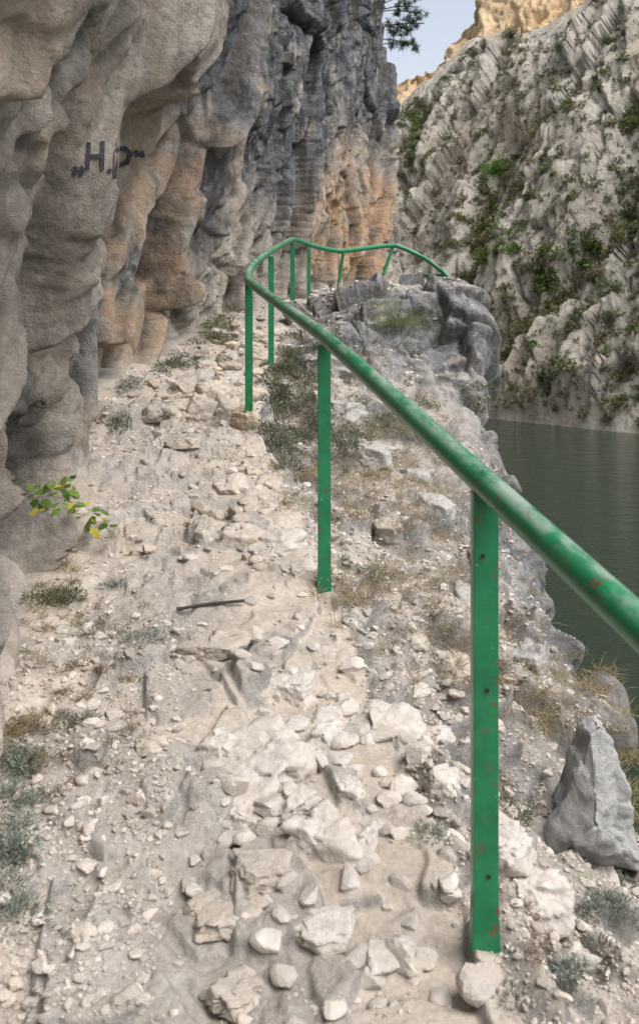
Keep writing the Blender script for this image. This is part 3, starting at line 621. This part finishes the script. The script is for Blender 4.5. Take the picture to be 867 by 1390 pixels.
for (x,y,k) in [(35,660,20),(60,675,16),(95,685,20),(130,708,14),(75,655,8),(95,662,8),(110,700,10)]:
    h,nr=fromcam(x,y,CB); h2,_=fromcam(x,y)
    c=h if (h2 is None or (h is not None and h.y<h2.y)) else h2
    c=c+Vector((0.05,-.1,.0))
    kk=k; o=np.array(c)+rng.normal(size=(kk,3))*np.array([.05,.06,.03]); d=rdir(kk); d[:,2]*=.4
    col=np.where(rng.uniform(size=(kk,1))<.2,np.array([[.42,.38,.06]]),np.array([[.13,.23,.045]]))*rng.uniform(.6,1.25,(kk,1))
    sd=np.cross(d,rdir(kk)*.6+np.array([0,-.5,1.])); vine.add(o,d,sd,rng.uniform(.03,.06,kk),rng.uniform(.028,.05,kk),col,.6)
vine.build('vine_plant',lm)
shr=Leaves()
vis=(mpx>520)&(mpx<920)&(mpy>-120)&(mpy<585)&(mp2[:,2]>-7.5)&(~clamped)
idx=np.where(vis)[0]
def shrub(c,s,col,n):
    kb=rng.integers(3,7); bc=rng.normal(size=(kb,3))*np.array([.45,.45,.25])*s; w=rng.integers(0,kb,n)
    dd=rdir(n); dd*=rng.uniform(.3,1,(n,1))**.5
    o=np.array(c)+bc[w]+dd*s*rng.uniform(.35,.6,kb)[w][:,None]*np.array([1,1,.85]); o[:,2]+=s*.4
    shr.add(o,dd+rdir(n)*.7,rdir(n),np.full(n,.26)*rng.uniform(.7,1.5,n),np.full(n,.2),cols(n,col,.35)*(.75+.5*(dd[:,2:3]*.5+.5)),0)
pr=mveg[idx]**1.5+.05; pr/=pr.sum()
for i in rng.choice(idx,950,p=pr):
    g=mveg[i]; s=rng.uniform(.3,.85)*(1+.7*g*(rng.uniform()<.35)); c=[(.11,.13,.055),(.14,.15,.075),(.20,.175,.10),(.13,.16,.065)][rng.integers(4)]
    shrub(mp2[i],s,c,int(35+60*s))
ii=rng.choice(idx,2400)
for i in ii: 
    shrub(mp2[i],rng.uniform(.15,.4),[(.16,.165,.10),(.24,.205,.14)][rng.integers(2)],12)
for (x,y,r_,k,c) in [(672,232,10,12,(.14,.24,.05)),(560,175,8,8,(.15,.22,.06)),(850,165,14,14,(.12,.15,.06)),(745,370,22,20,(.10,.15,.045)),(790,345,16,14,(.10,.14,.045)),(670,415,14,8,(.13,.16,.07)),(650,352,14,7,(.16,.23,.07)),(690,335,12,7,(.16,.21,.08)),(760,510,18,6,(.17,.18,.11)),(820,400,12,6,(.14,.18,.08))]:
    dd=np.hypot(mpx[idx]-x,mpy[idx]-y); near_i=idx[dd<r_*1.3]
    if len(near_i)==0: continue
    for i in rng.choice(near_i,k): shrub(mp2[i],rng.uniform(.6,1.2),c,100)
shr.build('hillside_shrubs',lm)
# ---------------- pine on cliff top ----------------
pine=bpy.data.objects.new('pine_tree',None); bpy.context.collection.objects.link(pine)
bark,nt,b=newmat('pine_bark'); n=N(nt); n.lk(n.mix(n.ramp(n.noise(20,6),[(.4,0),(.6,1)]),(.07,.05,.04),(.15,.11,.08)),b.inputs['Base Color'])
pl_=Leaves(); base=np.array([.85,16.8,4.6]); topp=np.array([1.12,16.8,8.2])
tube('trunk',[base,base*.5+topp*.5+np.array([.1,0,0]),topp],.05,bark,pine,8,5)
for k in range(30):
    t=rng.uniform(.15,1); o=base+(topp-base)*t; a=rng.uniform(-.7,.7) if k%5 else rng.uniform(1.5,4.5); L=rng.uniform(.6,1.15)
    e=o+np.array([math.cos(a)*L*.9,-math.sin(a)*L*.5,rng.uniform(-.2,.25)])
    tube('branch_%d'%k,[o,(o+e)/2+np.array([0,0,.06]),e],.011,bark,pine,5,3)
    for _ in range(10):
        c=o+(e-o)*rng.uniform(.45,1.05)+rng.normal(size=3)*.06; nn_=40; d=rdir(nn_); pl_.add(np.tile(c,(nn_,1)),d,rdir(nn_),rng.uniform(.06,.12,nn_),np.full(nn_,.011),cols(nn_,(.055,.10,.045)),0)
o=pl_.build('needles',lm); o.parent=pine
# ---------------- light ----------------
sd=Vector((.45,-.38,.9)).normalized(); el=math.asin(sd.z)
L=bpy.data.lights.new('sun','SUN'); L.energy=3.5; L.angle=math.radians(42); L.color=(1,.97,.94); lo_=bpy.data.objects.new('sun',L); bpy.context.collection.objects.link(lo_)
lo_.rotation_euler=sd.to_track_quat('Z','Y').to_euler()
w=bpy.data.worlds.new('World'); bpy.context.scene.world=w; w.use_nodes=True; nt=w.node_tree; bg=nt.nodes['Background']
sk=nt.nodes.new('ShaderNodeTexSky'); sk.sky_type='NISHITA'; sk.sun_disc=False; sk.sun_elevation=el; sk.sun_rotation=math.atan2(sd.x,sd.y)%(2*math.pi); sk.dust_density=2.5; sk.air_density=1.
hs=nt.nodes.new('ShaderNodeHueSaturation'); hs.inputs['Saturation'].default_value=.42; hs.inputs['Value'].default_value=1.5; nt.links.new(sk.outputs[0],hs.inputs['Color']); nt.links.new(hs.outputs[0],bg.inputs[0]); bg.inputs[1].default_value=.15
cam=bpy.data.cameras.new('camera'); co_=bpy.data.objects.new('camera',cam); bpy.context.collection.objects.link(co_); bpy.context.scene.camera=co_
co_.location=(0,0,0); co_.rotation_euler=(math.pi/2,0,0); cam.sensor_fit='VERTICAL'; cam.sensor_height=36; cam.lens=36*F/1390; cam.shift_y=-(695-HZ)/1390; cam.shift_x=0
cam.clip_start=.05; cam.clip_end=3000
cam.dof.use_dof=True; cam.dof.focus_distance=4.2; cam.dof.aperture_fstop=5.6
vs=bpy.context.scene.view_settings; vs.view_transform='Standard'; vs.look='None'; vs.exposure=0
print('stones',len(VV))
